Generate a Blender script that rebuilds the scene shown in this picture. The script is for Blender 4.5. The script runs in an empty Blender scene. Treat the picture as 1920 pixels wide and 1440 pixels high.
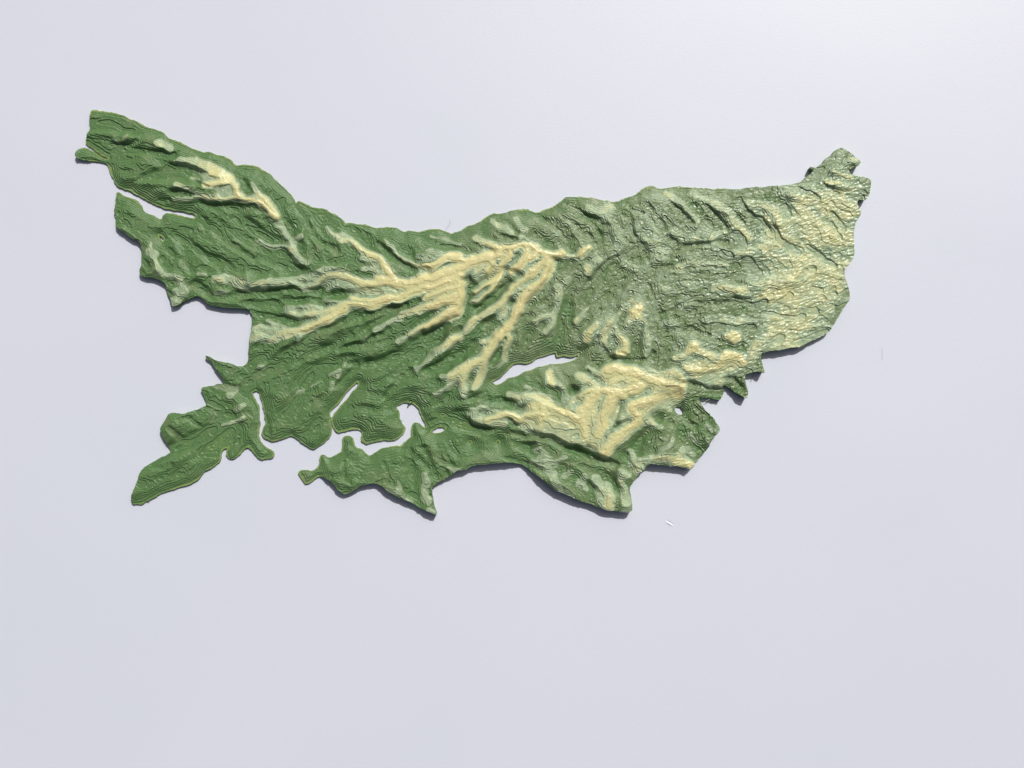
import bpy, math, random
import numpy as np
# ------------------------------------------------------------------ camera, sky, sun, exposure
U = 0.00013            # metres per unit of the layout sheet
CX, CY, HC = 960.0, 720.0, 1900.0
SC = bpy.context.scene
cam_d = bpy.data.cameras.new('camera'); cam = bpy.data.objects.new('camera', cam_d)
SC.collection.objects.link(cam); SC.camera = cam
cam_d.sensor_width = 36.0; cam_d.lens = 36.0 * HC / 1920.0
cam.location = (0, 0, HC * U); cam.rotation_euler = (0, 0, 0)
cam_d.clip_start = 0.01; cam_d.clip_end = 50
SUN_EL = math.radians(49); sdx, sdy = 0.50, 1.0      # the sun stands beyond the upper right edge
az = math.atan2(sdx, sdy)
world = bpy.data.worlds.new('World'); SC.world = world; world.use_nodes = True
wn = world.node_tree; bg = wn.nodes['Background']
sky = wn.nodes.new('ShaderNodeTexSky'); sky.sky_type = 'NISHITA'; sky.sun_disc = False
sky.dust_density = 7.0; sky.air_density = .6; sky.ozone_density = .2; sky.sun_elevation = SUN_EL; sky.sun_rotation = az
wn.links.new(sky.outputs[0], bg.inputs[0]); bg.inputs[1].default_value = 0.05
sl = bpy.data.lights.new('sun', 'SUN'); sl.energy = 3.25; sl.angle = math.radians(0.5); sl.color = (1.0, 0.98, 0.94)
so = bpy.data.objects.new('sun', sl); SC.collection.objects.link(so)
so.rotation_euler = (math.pi/2 - SUN_EL, 0, -az + 0.0)
# a lamp looks down -Z: tilt about X by (90-el) then turn so it comes from (sdx, sdy)
from mathutils import Vector
dvec = Vector((math.sin(az)*math.cos(SUN_EL), math.cos(az)*math.cos(SUN_EL), math.sin(SUN_EL)))
so.rotation_euler = dvec.to_track_quat('Z', 'Y').to_euler()
so.location = dvec * 0.6
SC.view_settings.view_transform = 'Standard'; SC.view_settings.look = 'None'
SC.view_settings.exposure = 0.0; SC.view_settings.gamma = 1.0
SC.view_settings.use_curve_mapping = False
SC.render.engine = 'CYCLES'

# ------------------------------------------------------------------ traced frames (origin x, origin y, scale)
FR = dict(A=(120,190,4.8), B=(200,340,4.8), C=(220,620,4.235), D=(460,340,4.8), E=(460,600,4.8), F=(540,740,4.8),
          G=(800,340,4.8), H=(800,580,4.8), I=(900,700,4.8), J=(1100,320,4.8), K=(1360,250,6.4), L=(1320,420,5.647), M=(1080,560,4.8))
def P(f, pts):
    ox, oy, s = FR[f]; return [(ox + x/s, oy + y/s) for x, y in pts]
# outline pieces; 'c' = sloping coast, 'b' = cut border with an upright wall
OUT = [
('c','A',[(240,90),(275,85),(345,92),(430,100),(515,115),(555,130),(595,160),(650,175),(700,205),(740,228),(800,240),(850,262),(900,280),(935,325),(1000,355),(1080,385),(1140,415),(1200,440),(1260,458),(1310,450),(1370,482),(1430,492),(1500,525),(1540,578),(1600,570),(1665,572),(1740,590),(1770,620),(1830,635),(1870,660),(1890,690)]),
('c','D',[(300,5),(345,45),(385,85),(420,125),(445,170),(455,195),(480,170),(510,185),(560,210),(630,235),(715,240),(755,270),(800,295),(860,320),(885,345),(900,385),(935,372),(1000,380),(1090,395),(1180,415),(1270,412),(1360,415),(1400,435),(1435,455),(1460,440),(1510,445),(1570,455),(1620,440)]),
('c','G',[(40,430),(110,435),(170,450),(215,468),(260,455),(320,435),(380,395),(440,375),(500,350),(540,320),(600,285),(650,288),(700,270),(750,258),(820,262),(890,255),(950,270),(1000,282),(1040,265),(1100,245),(1150,215),(1200,180),(1250,135),(1300,132),(1380,140),(1440,150),(1490,145),(1540,165),(1620,175),(1690,188),(1750,160),(1830,135)]),
('c','J',[(430,215),(480,180),(540,150),(600,135),(650,160),(720,150),(820,145),(920,148),(1050,155),(1150,162)]),
('b','K',[(0,665),(100,670),(200,665),(300,655),(450,640),(600,625),(750,612),(850,600),(900,580),(950,535),(985,505),(1030,465),(1050,440),(1015,418),(1020,400),(1045,405),(1070,425),(1110,400),(1170,350),(1210,295),(1280,250),(1330,205),(1380,170),(1410,172),(1470,215),(1540,270),(1600,310),(1630,340),(1622,365),(1570,400),(1510,430),(1480,438),(1520,488),(1600,505),(1700,530),(1750,550),(1755,600),(1750,650),(1740,700),(1725,750),(1690,790),(1640,795),(1590,803),(1588,830),(1600,880),(1625,930),(1628,970),(1600,1020),(1560,1070),(1545,1130),(1545,1200),(1550,1300),(1560,1400)]),
('b','L',[(1587,60),(1590,110),(1595,200),(1600,290),(1595,340),(1560,400),(1510,470),(1492,520),(1500,600),(1520,660),(1535,720),(1535,800),(1500,860),(1460,930),(1420,1000),(1375,1070),(1340,1140),(1300,1170),(1220,1200),(1130,1240),(1040,1290),(960,1310),(880,1325),(780,1345),(680,1350),(620,1365)]),
('b','M',[(1672,505),(1670,540),(1685,590),(1700,640),(1708,662),(1690,680),(1640,662),(1610,660),(1545,672),(1530,700),(1535,760),(1540,820),(1547,895),(1520,895),(1470,870),(1400,820),(1350,790),(1320,785),(1330,830),(1325,880),(1305,925),(1250,910),(1180,890),(1100,885),(1105,910),(1140,960),(1190,1030),(1240,1080),(1275,1130),(1295,1175),(1270,1210),(1220,1290),(1170,1360)]),
('b','I',[(1920,830),(1885,872),(1840,862),(1760,845),(1690,830),(1600,818),(1540,815),(1500,845),(1450,900),(1410,945),(1375,990),(1350,1025),(1350,1060),(1362,1140),(1377,1220),(1365,1252),(1300,1252),(1200,1245),(1140,1235),(1060,1205),(1000,1170),(920,1155),(830,1115),(760,1080),(690,1060),(630,1025),(580,980),(520,920),(450,870),(380,825),(310,800),(240,795),(150,810),(60,820)]),
('b','F',[(1700,630),(1650,640),(1590,675),(1520,700),(1460,735),(1400,770),(1340,795),(1290,840),(1300,920),(1320,1000),(1345,1092),(1310,1085),(1260,1055),(1200,1025),(1130,985),(1050,955),(980,915),(920,885),(870,860),(830,815),(760,800),(700,815),(640,845),(580,875),(520,903),(490,898),(450,855),(410,810),(360,765),(310,735)]),
('c','F',[(270,735),(230,765),(190,800),(150,800),(125,745),(93,715),(110,680),(160,670),(210,685),(265,655),(285,600),(283,560),(305,533),(335,538),(370,565),(430,540),(480,510),(490,450),(485,400),(510,370),(560,368),(590,400),(595,450),(620,480),(660,490),(700,525),(730,550),(790,510),(850,475),(930,465),(1020,465),(1050,420),(1110,370),(1110,320),(1115,265),(1150,240),(1185,255),(1215,285),(1240,290),(1225,250),(1200,190),(1170,120),(1130,80),(1090,68),(1040,75),(990,100),(978,120),(1000,150),(1005,200),(1030,250),(1053,300),(1035,350),(1000,390),(940,418),(850,410),(780,430),(710,447),(665,422),(658,380),(665,340),(635,310),(580,308),(510,325),(450,338),(415,310),(397,260),(392,232),(380,232),(385,260),(397,300),(388,370),(340,425),(290,465),(240,500),(190,487),(130,447),(80,402),(30,375)]),
('c','E',[(384,1055),(330,1078),(230,1098),(170,1064),(143,1020),(160,960),(185,920),(165,870),(160,800),(150,740),(130,700),(120,655),(98,640),(68,655),(75,690),(105,740),(130,790),(130,870),(140,930),(115,990),(120,1060),(150,1110),(200,1150),(250,1180),(264,1210),(240,1247),(190,1252),(130,1257),(90,1227),(65,1180),(30,1145)]),
('c','C',[(1010,945),(970,985),(930,1024),(890,1024),(863,985),(870,945),(885,925),(840,940),(825,985),(815,1040),(760,1085),(700,1118),(660,1168),(590,1213),(500,1238),(400,1278),(340,1298),(290,1333),(240,1358),(190,1378)]),
('b','C',[(108,1386),(110,1310),(130,1260),(160,1190),(180,1110),(215,1075),(290,1040),(370,1000),(430,960),(400,900),(365,850),(340,800),(345,760),(375,710),(400,662),(450,655),(520,655),(600,645),(660,615),(710,585),(705,550),(690,510),(663,470),(670,450),(720,440),(800,430),(855,420),(840,380),(810,340),(770,290),(740,250),(700,215),(700,197),(718,205),(760,225),(820,240),(890,255),(950,275),(1000,282),(1035,260),(1045,200),(1040,140),(1050,60),(1055,0)]),
('b','B',[(1295,1300),(1310,1200),(1290,1165),(1230,1145),(1130,1145),(1050,1140),(960,1120),(900,1105),(875,1060),(820,1035),(760,1055),(700,1085),(640,1120),(585,1132),(575,1080),(555,1010),(530,930),(480,895),(420,870),(350,865),(298,845),(293,800),(310,740),(315,650),(318,590),(290,550),(230,520),(170,480),(110,440),(85,400),(73,280),(80,170)]),
('c','B',[(90,107),(115,97),(150,130),(210,150),(270,180),(310,215),(330,260),(380,290),(440,315),(490,340),(500,300),(530,283),(580,290),(650,310),(720,320),(790,332),(800,305),(760,287),(680,277),(600,262),(520,242),(440,212),(370,182),(310,142),(260,117)]),
('c','A',[(600,802),(540,797),(480,772),(445,725),(428,660),(410,600),(385,572),(330,555)]),
('b','A',[(260,540),(180,525),(110,510),(90,485),(105,450),(135,425)]),
('c','A',[(180,416),(225,430),(270,460),(330,500),(375,518),(400,516),(370,500),(330,480),(280,445),(230,415)]),
('b','A',[(195,380),(200,340),(205,290),(235,240),(225,190),(230,140)]),
]
HOLES = [
P('E',[(765,870),(765,825),(820,770),(880,700),(950,610),(1010,558),(1016,575),(1000,610),(960,640),(910,710),(860,770),(800,840),(780,882)]),
P('F',[(1288,332),(1340,300),(1380,290),(1410,298),(1405,318),(1370,337),(1320,350)]),
P('H',[(590,650),(625,635),(670,615),(710,575),(770,500),(830,485),(890,490),(950,475),(1000,435),(1060,425),(1110,405),(1160,388),(1166,415),(1180,432),(1240,420),(1310,437),(1365,413),(1340,445),(1290,470),(1200,490),(1120,490),(1060,510),(1000,510),(940,545),(870,560),(800,605),(730,615),(680,655),(625,682)]),
P('M',[(900,980),(930,985),(958,1020),(948,1034),(915,1012)]),
P('B',[(470,485),(490,490),(515,520),(505,542),(480,515)]),
]
def ring(x, y, rx, ry): return [(x+rx*math.cos(a), y+ry*math.sin(a)) for a in np.linspace(0, 2*math.pi, 9)[:-1]]
HOLES += [ring(829.6,777.9,2.3,1.2), ring(881.7,828.7,1.5,1.3), ring(933.8,829,1.5,1.3)]
def chaikin(p, n=1):
    p = np.array(p, float)
    for _ in range(n):
        q = np.roll(p, -1, 0)
        p = np.stack([p*.8+q*.2, p*.2+q*.8], 1).reshape(-1, 2)
    return p
outl = []; kinds = []
for k, f, pts in OUT:
    pp = P(f, pts); outl += pp; kinds += [k]*len(pp)
outl = np.array(outl)
segk = kinds
def wobble(p, amp, seed):
    """resample finely and let the printed bead wander a little"""
    rg = np.random.default_rng(seed); p = np.array(p); q = np.roll(p, -1, 0); L = np.hypot(*(q-p).T); cum = np.concatenate([[0], np.cumsum(L)])
    n = max(12, int(cum[-1]/1.6)); t = np.linspace(0, cum[-1], n, endpoint=False); pc = np.vstack([p, p[:1]])
    x = np.interp(t, cum, pc[:,0]); y = np.interp(t, cum, pc[:,1])
    f = np.fft.rfftfreq(n); nz = np.zeros(n)
    for sg, a in ((1.2, .45), (4, 1.0)):
        w = np.fft.irfft(np.fft.rfft(rg.standard_normal(n))*np.exp(-2*(math.pi*sg*f)**2), n); nz += a*w/w.std()
    dx = np.roll(x, -1)-np.roll(x, 1); dy = np.roll(y, -1)-np.roll(y, 1); d = np.hypot(dx, dy)+1e-6
    return np.stack([x-dy/d*nz*amp, y+dx/d*nz*amp], 1)
main_poly = wobble(chaikin(outl, 2), .75, 3)
polys = [main_poly] + [wobble(chaikin(h, 1), .4, 40+i) if i < 5 else np.array(h) for i, h in enumerate(HOLES)]

# ------------------------------------------------------------------ grid
S = 0.7
X0, Y0, X1, Y1 = 128., 196., 1646., 986.
NX = int((X1-X0)/S)+1; NY = int((Y1-Y0)/S)+1
gx = X0 + np.arange(NX)*S; gy = Y0 + np.arange(NY)*S
GX, GY = np.meshgrid(gx, gy)
rng = np.random.default_rng(11)
def gblur(a, s):
    s = s / S
    fy = np.fft.fftfreq(a.shape[0])[:, None]; fx = np.fft.rfftfreq(a.shape[1])[None]
    return np.fft.irfft2(np.fft.rfft2(a)*np.exp(-2*(math.pi*s)**2*(fx*fx+fy*fy)), s=a.shape)
def gnoise(s):
    n = gblur(rng.standard_normal((NY, NX)), s); return n/n.std()
inside = np.zeros((NY, NX), bool)
for poly in polys:
    a = poly; b = np.roll(poly, -1, 0)
    for j, y in enumerate(gy):
        m = (a[:,1] <= y) != (b[:,1] <= y)
        if not m.any(): continue
        xs = np.sort(a[m,0] + (y-a[m,1])/(b[m,1]-a[m,1])*(b[m,0]-a[m,0]))
        idx = np.searchsorted(xs, gx)
        inside[j] ^= (idx % 2 == 1)
def seg_dist(px, py, p, q):
    vx, vy = q[0]-p[0], q[1]-p[1]; L2 = vx*vx+vy*vy+1e-9
    t = np.clip(((px-p[0])*vx+(py-p[1])*vy)/L2, 0, 1)
    return np.hypot(px-p[0]-t*vx, py-p[1]-t*vy), t
def window(pts, r):
    pts = np.array(pts)
    i0 = max(0, int((pts[:,0].min()-r-X0)/S)); i1 = min(NX, int((pts[:,0].max()+r-X0)/S)+2)
    j0 = max(0, int((pts[:,1].min()-r-Y0)/S)); j1 = min(NY, int((pts[:,1].max()+r-Y0)/S)+2)
    return slice(j0, max(j1,j0+1)), slice(i0, max(i1,i0+1))
dcoast = np.full((NY, NX), 60.0); dedge = np.full((NY, NX), 60.0)
def edge_seg(p, q, coast):
    w = window([p, q], 40)
    d, _ = seg_dist(GX[w], GY[w], p, q)
    dedge[w] = np.minimum(dedge[w], d)
    if coast: dcoast[w] = np.minimum(dcoast[w], d)
for i in range(len(outl)):
    edge_seg(outl[i], outl[(i+1) % len(outl)], segk[i] == 'c')
for h in HOLES:
    for i in range(len(h)): edge_seg(h[i], h[(i+1) % len(h)], True)

# ------------------------------------------------------------------ ridge direction field
DIR = [(250,270,20),(330,400,6),(450,430,32),(300,470,50),(450,480,28),(500,530,-3),(600,400,60),(560,450,70),(700,450,42),(750,480,45),(850,440,15),
(950,420,40),(1050,420,45),(1150,420,52),(1250,400,47),(1350,400,50),(1450,400,42),(1550,430,45),(1580,350,20),(1560,300,-40),(700,540,-8),(600,580,-12),
(600,620,-25),(700,600,-25),(800,580,-30),(900,540,-40),(950,560,-50),(960,640,-60),(850,650,-40),(750,680,-35),(600,700,-35),(550,760,-20),(700,760,-5),
(500,650,-28),(430,680,60),(400,740,10),(350,820,-10),(300,880,-35),(370,860,-40),(480,780,85),(900,700,-60),(830,750,-10),(1050,600,-60),(1050,540,-50),
(1150,500,-40),(1150,620,-60),(1200,560,-70),(1250,620,80),(1300,500,-5),(1400,500,-10),(1450,560,-15),(1350,580,-5),(1500,600,-15),(1300,650,0),(1550,500,-5),
(1000,720,38),(950,780,10),(1050,790,20),(1150,750,-60),(1250,750,-40),(1320,800,50),(1200,830,-52),(1130,830,-60),(1080,840,25),(1050,860,30),(1150,880,42),(900,840,-5),(800,860,70),
(700,850,5),(620,880,-20),(1350,660,-20),(1400,700,-40),(400,300,22),(480,360,60),(350,350,12),(650,500,10)]
ca = np.zeros((NY, NX)); sa = np.zeros((NY, NX)); ww = np.zeros((NY, NX))
for x, y, a in DIR:
    w = 1/((GX-x)**2+(GY-y)**2+400)**1.5
    ca += w*math.cos(2*math.radians(a)); sa += w*math.sin(2*math.radians(a)); ww += w
ang = 0.5*np.arctan2(sa, ca) + 0.22*gnoise(22) + 0.12*gnoise(8)
ux, uy = np.cos(ang), np.sin(ang)
def lic(n, length, step=2.0):
    """smear noise along the ridge direction"""
    h = slice(None, None, 2)
    n2 = n[h, h]; vx = ux[h, h]; vy = uy[h, h]
    ny, nx = n2.shape; acc = n2.copy()
    jj, ii = np.meshgrid(np.arange(ny, dtype=float), np.arange(nx, dtype=float), indexing='ij')
    for sgn in (1, -1):
        pj, pi = jj.copy(), ii.copy(); lx, ly = vx*sgn, vy*sgn
        for _ in range(int(length/step)):
            pj = np.clip(pj+ly*step/(2*S), 0, ny-1); pi = np.clip(pi+lx*step/(2*S), 0, nx-1)
            a, b = np.rint(pj).astype(int), np.rint(pi).astype(int)
            acc += n2[a, b]
            nvx, nvy = vx[a, b], vy[a, b]
            f = np.where(nvx*lx+nvy*ly < 0, -1, 1); lx, ly = nvx*f, nvy*f
    out = np.repeat(np.repeat(acc, 2, 0), 2, 1)[:NY, :NX]
    if out.shape != (NY, NX): out = np.pad(out, ((0, NY-out.shape[0]), (0, NX-out.shape[1])), 'edge')
    out = gblur(out, 1.0); return (out-out.mean())/out.std()
L1 = lic(gnoise(7.5), 44); L2 = lic(gnoise(3.4), 20); L3 = lic(gnoise(4.6), 26); L0 = gblur(lic(gnoise(12), 70), 3.5); L0 /= L0.std(); L1 = gblur(L1, 1.7); L1 /= L1.std()

# ------------------------------------------------------------------ cream ridges: (frame, points, width0, width1, level0, level1)
ST = []
def s(f, pts, w0, w1=None, l0=1.0, l1=None):
    sc = FR[f][2]
    w1 = w0 if w1 is None else w1; l1 = l0 if l1 is None else l1
    ST.append((P(f, pts), w0/sc, w1/sc, l0, l1))
s('A',[(845,378),(900,395),(945,430)],62,58,.5)
s('A',[(985,555),(1060,525),(1150,530),(1230,565),(1310,610),(1370,660)],30,80,.45,.75)
s('A',[(1200,530),(1300,570),(1390,620),(1450,660),(1510,700),(1540,760),(1560,830),(1590,860)],50,70,.6,1)
s('A',[(1265,745),(1340,748),(1420,738),(1500,710)],52,56,.85,1)
s('A',[(1340,650),(1400,670),(1470,690)],80,80,.9)
s('A',[(1000,868),(1080,876),(1140,870),(1220,852),(1320,870),(1420,882),(1520,870),(1600,870),(1700,890),(1790,920),(1850,960),(1900,1030)],26,62,.45,1)
s('A',[(1130,805),(1200,828),(1260,850)],22,40,.4,.6); s('A',[(1470,780),(1520,840)],60,60,.55)
s('A',[(1685,735),(1720,800),(1780,850),(1840,900)],24,72,.42,.9)
s('A',[(1010,750),(1060,765),(1112,782)],24,28,.5); s('A',[(1140,675),(1215,697)],20,20,.4)
s('B',[(1450,180),(1500,250),(1530,320)],60,50,.95,.75)
s('B',[(1510,330),(1545,400),(1590,470),(1640,530),(1670,590),(1690,660),(1740,705)],66,48,.5,.42)
s('B',[(1370,545),(1430,575),(1500,585),(1580,590),(1640,600)],34,46,.42)
s('B',[(1650,560),(1700,525),(1748,492)],40,36,.45); s('B',[(1680,560),(1665,620)],66,66,.6); s('B',[(1765,712),(1800,738)],28,28,.45)
s('B',[(395,548),(400,610),(420,660),(455,730),(470,800),(520,845),(590,850),(650,890),(690,950),(700,1000),(650,1040),(600,1090)],14,84,.42)
s('B',[(350,650),(420,650)],16,60,.4); s('B',[(620,1000),(720,990)],60,60,.4)
s('B',[(820,830),(885,838)],34,36,.4)
s('B',[(970,885),(1040,872),(1110,862),(1160,900),(1230,932),(1310,955),(1400,942),(1490,912),(1600,902),(1700,892),(1800,880),(1900,850)],66,84,.45,.5)
s('B',[(980,880),(1040,880)],40,40,.62); s('B',[(1320,935),(1400,925),(1460,900)],40,30,.6)
s('B',[(980,1010),(1070,995)],30,30,.35)
s('D',[(540,955),(620,935),(690,895),(750,855),(830,850),(920,870),(1000,895),(1060,930),(1130,940),(1200,910),(1280,880)],60,84,.6,1)
s('D',[(590,860),(700,800),(790,800),(900,845)],56,60,.45); s('D',[(740,985),(830,930)],30,40,.4)
s('D',[(940,970),(1100,985),(1300,975),(1450,960)],50,60,.55)
s('D',[(1200,885),(1300,895),(1400,925),(1480,940),(1550,910),(1650,872),(1750,830),(1850,800),(1930,770)],90,130,1)
s('D',[(733,415),(780,490),(850,525),(930,540),(1000,575),(1060,620),(1120,675),(1200,700),(1250,760),(1290,820),(1340,880)],24,84,.5,1)
s('D',[(870,490),(950,530)],50,50,.5)
s('D',[(1065,775),(1150,800),(1210,830)],34,50,.5); s('D',[(1040,690),(1130,705)],30,40,.4)
s('D',[(970,1055),(1080,1080),(1180,1075),(1280,1050),(1380,1040),(1480,1000),(1600,960),(1720,925),(1840,885),(1930,840)],50,100,.8,1)
s('D',[(395,1195),(500,1210),(600,1195),(700,1185),(800,1162),(900,1122),(1000,1105),(1100,1125),(1200,1100),(1300,1060)],66,70,.6,1)
s('D',[(700,1055),(770,1090),(850,1110)],34,40,.4); s('D',[(355,1135),(480,1140),(620,1125)],30,40,.4)
s('E',[(40,150),(130,130)],76,56,.55); s('E',[(200,180),(290,140),(360,120),(450,105),(540,80),(620,50),(700,10)],80,76,.6,.9)
s('D',[(690,1255),(770,1205),(850,1170),(910,1135)],76,70,.95)
s('E',[(75,70),(160,75),(250,90),(340,110)],38,50,.5); s('E',[(200,20),(270,50),(380,90)],44,40,.4); s('E',[(480,190),(470,130)],44,60,.4)
s('D',[(1280,1285),(1350,1250),(1420,1190),(1500,1170),(1600,1140),(1700,1100),(1800,1060),(1900,1030)],30,90,.5,1)
s('D',[(1480,1385),(1560,1330),(1640,1300),(1740,1260),(1820,1230),(1900,1190)],40,66,.7,1); s('E',[(1380,190),(1450,150)],56,40,.45)
s('E',[(1170,92),(1240,55)],40,34,.42); s('E',[(1270,40),(1400,0)],30,36,.38)
s('D',[(1260,530),(1320,590),(1380,660),(1460,720),(1530,760),(1600,775),(1700,745),(1780,690),(1850,655),(1930,660)],22,66,.4,1)
s('D',[(1640,630),(1760,635)],30,44,.42); s('D',[(1550,680),(1660,690)],44,44,.4)
s('D',[(1660,490),(1760,500),(1860,530),(1930,555)],18,24,.36)
s('G',[(0,765),(60,752),(120,702),(200,672),(280,695),(350,722),(420,712),(500,692),(580,680),(640,640),(700,600),(770,590),(850,580),(930,580),(1000,620),(1080,650),(1150,670),(1220,660)],60,44,1)
s('G',[(430,495),(500,545),(570,575),(650,605)],34,50,.5,1)
s('G',[(0,880),(100,850),(200,820),(300,780),(400,730),(480,705),(560,690),(640,650)],110,110,1)
s('G',[(0,965),(100,930),(200,890),(280,900),(310,980),(320,1060),(310,1120),(250,1180)],90,80,1); s('G',[(200,900),(300,920)],140,110,1)
s('G',[(0,1050),(100,1010),(200,965),(280,960)],60,80,.95)
s('G',[(0,1130),(80,1112),(160,1082),(260,1070)],60,90,1); s('G',[(0,1312),(60,1272),(120,1232),(200,1180),(290,1130)],50,80,1)
s('G',[(560,700),(600,780),(550,800)],100,60,.9); s('G',[(430,990),(500,940),(580,900),(640,840),(680,760),(720,700),(745,640)],44,70,.8,1)
s('G',[(430,1080),(500,1040),(560,1000),(610,930),(640,860)],36,60,.65,.95); s('G',[(440,880),(440,830),(500,770)],40,60,.5,.7)
s('G',[(755,815),(830,780),(870,720),(890,650),(900,600)],60,70,.95,1)
s('G',[(980,600),(990,650),(920,690)],80,60,1)
s('G',[(1200,660),(1130,680),(1060,740),(1000,770),(930,830),(870,890),(800,940),(760,1000),(700,1060),(640,1120),(560,1160),(500,1210),(440,1250),(390,1310),(310,1370),(230,1430)],70,34,1,.6)
s('G',[(1100,700),(1110,780),(1060,860),(1000,920),(960,960),(920,1010),(870,1060),(830,1120),(800,1180),(780,1250),(740,1310),(680,1350),(640,1400)],90,80,1)
s('G',[(940,960),(860,980),(800,960)],60,60,.6)
s('G',[(640,1110),(690,1160),(650,1230)],70,50,.8,.5)
s('G',[(1220,665),(1290,682),(1350,680)],34,40,.55); s('G',[(1385,665),(1420,630),(1455,600)],60,50,.95)
s('H',[(830,0),(790,80),(740,150),(690,190),(640,230),(600,290),(570,360),(540,420),(500,465),(440,480),(400,490),(340,540),(270,580),(220,610)],84,76,1,.8)
s('H',[(700,190),(730,260),(710,330),(700,400),(708,455)],60,40,.9,.55); s('H',[(490,300),(580,280)],30,60,.6)
s('H',[(520,460),(500,560),(480,620),(445,690)],70,66,.9,.7); s('H',[(330,560),(320,640),(330,720),(340,780)],80,46,.8,.5)
s('H',[(250,620),(180,720),(120,750),(55,762)],60,20,.55,.4); s('H',[(145,600),(180,600)],36,30,.42); s('H',[(650,520),(690,480)],26,30,.35)
s('H',[(440,80),(380,160),(300,240),(240,290),(180,340),(120,370),(60,390),(0,460)],44,40,.8,.42)
s('H',[(970,115),(1010,80),(1080,68),(1130,50)],40,34,.5); s('H',[(1135,60),(1120,140),(1060,205)],50,50,.5)
s('G',[(1180,945),(1200,1030),(1180,1120),(1150,1200)],36,44,.48)
s('G',[(1240,900),(1275,875)],50,44,.42); s('G',[(1455,780),(1455,820)],46,52,.7)
s('G',[(600,360),(690,420),(760,465)],36,40,.42); s('G',[(795,345),(850,410),(890,440)],44,44,.46); s('G',[(850,505),(905,545)],50,44,.4)
s('G',[(1470,235),(1560,255),(1650,235)],60,60,.33); s('G',[(1520,690),(1560,720)],60,60,.35); s('G',[(1780,740),(1880,790)],60,50,.36)
s('H',[(1345,115),(1400,50),(1430,10)],48,36,.7,.45); s('H',[(1445,275),(1460,210),(1510,150)],66,50,1,.6)
s('H',[(1600,315),(1600,230),(1650,130),(1700,90)],46,44,.6,.4); s('H',[(1690,160),(1730,240),(1790,310),(1790,370),(1740,395)],40,80,.5,1)
s('M',[(470,225),(500,180),(530,130),(560,80)],50,100,.5,1); s('M',[(520,130),(600,180)],90,50,1,.5); s('M',[(380,160),(420,90),(500,20)],30,60,.38)
s('M',[(640,240),(640,360),(640,485)],34,52,.42); s('M',[(800,230),(880,240)],60,50,.32)
s('H',[(430,960),(470,900),(530,900)],80,60,.48); s('H',[(540,1000),(620,975),(700,945),(780,960),(850,1000)],60,80,.8,.9)
s('H',[(430,1000),(560,1025),(700,1040)],70,50,.55)
s('H',[(880,970),(960,950),(1040,960)],80,100,.75,.95); s('H',[(1010,950),(1030,1040),(1000,1090)],90,60,.9,.7); s('H',[(850,1010),(950,1060),(1050,1090),(1150,1140),(1250,1150)],60,80,.55)
s('H',[(750,770),(830,800),(920,790),(1010,790),(1080,830),(1130,880),(1180,920),(1270,940),(1350,985)],50,110,.55,1)
s('H',[(830,855),(920,820)],50,50,.55); s('H',[(1040,870),(1060,960)],120,120,.85); s('H',[(900,690),(960,730),(1020,780)],40,50,.4)
s('H',[(1108,580),(1132,665)],60,66,.85); s('H',[(1210,690),(1250,780),(1240,830)],50,50,.36)
s('H',[(1375,600),(1450,640),(1510,690),(1570,730),(1650,750),(1750,760),(1850,720),(1920,700)],60,120,.6,1)
s('H',[(1290,850),(1340,800),(1400,760),(1480,730),(1540,720)],36,70,.6,1)
s('H',[(1540,730),(1460,830),(1410,900),(1390,980),(1400,1060),(1420,1140)],110,90,1,.9)
s('H',[(1680,770),(1640,860),(1600,960),(1580,1060),(1540,1140)],110,90,1,.9); s('H',[(1500,950),(1500,1100)],90,90,.6)
s('H',[(1465,525),(1540,580),(1610,600),(1700,580),(1800,590),(1920,600)],34,90,.5,1)
s('H',[(1360,1060),(1480,1180),(1560,1210)],90,80,.6); s('H',[(1600,1290),(1680,1200),(1760,1130),(1850,1060),(1920,1010)],90,90,.9)
s('H',[(1240,1070),(1300,1160),(1400,1195)],90,60,.6)
s('H',[(1480,780),(1470,1000),(1500,1150),(1560,1230)],230,150,.6); s('H',[(1480,1180),(1640,1260)],90,90,.6)
s('M',[(330,700),(600,760),(830,830)],160,130,.72)
s('H',[(950,900),(1100,1020),(1330,1090)],130,150,.6)
s('M',[(520,1000),(480,1100)],150,150,.45)
s('M',[(270,650),(350,640),(440,660),(520,660),(600,690),(680,730),(760,760),(850,790),(920,810)],100,110,.95,1)
s('M',[(340,760),(420,740),(520,740)],100,80,.75); s('M',[(430,880),(380,850),(300,840),(230,830)],90,100,1)
s('M',[(635,635),(720,690),(800,690),(870,660),(930,700),(960,740),(940,800),(920,870)],50,80,.45,1)
s('M',[(880,850),(780,880),(680,910),(600,930),(530,960),(500,1010),(545,1060)],100,80,1)
s('M',[(700,900),(770,940),(835,985)],90,40,.7,.5); s('M',[(560,1050),(540,1120),(470,1170),(400,1220),(330,1280),(270,1340)],80,84,.95)
s('M',[(620,1060),(690,1130),(765,1165)],90,30,.6,.45); s('M',[(380,1030),(420,1085),(500,1120)],60,60,.42)
s('M',[(905,555),(970,510),(1030,450),(1060,410)],44,90,.6,1); s('M',[(1080,440),(1160,490),(1230,520)],60,60,.9,.7)
s('M',[(990,615),(1080,630),(1180,640),(1260,620),(1310,560),(1340,510),(1400,500),(1480,520),(1510,580)],60,70,.9,1)
s('M',[(1050,660),(1130,720),(1220,740),(1290,700)],90,90,.5); s('M',[(1160,790),(1280,780)],60,60,.42)
s('M',[(1390,540),(1480,560)],90,90,.85); s('M',[(1380,650),(1500,640)],90,60,.4); s('M',[(1550,560),(1600,470),(1660,390)],80,90,.55,.7)
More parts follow.
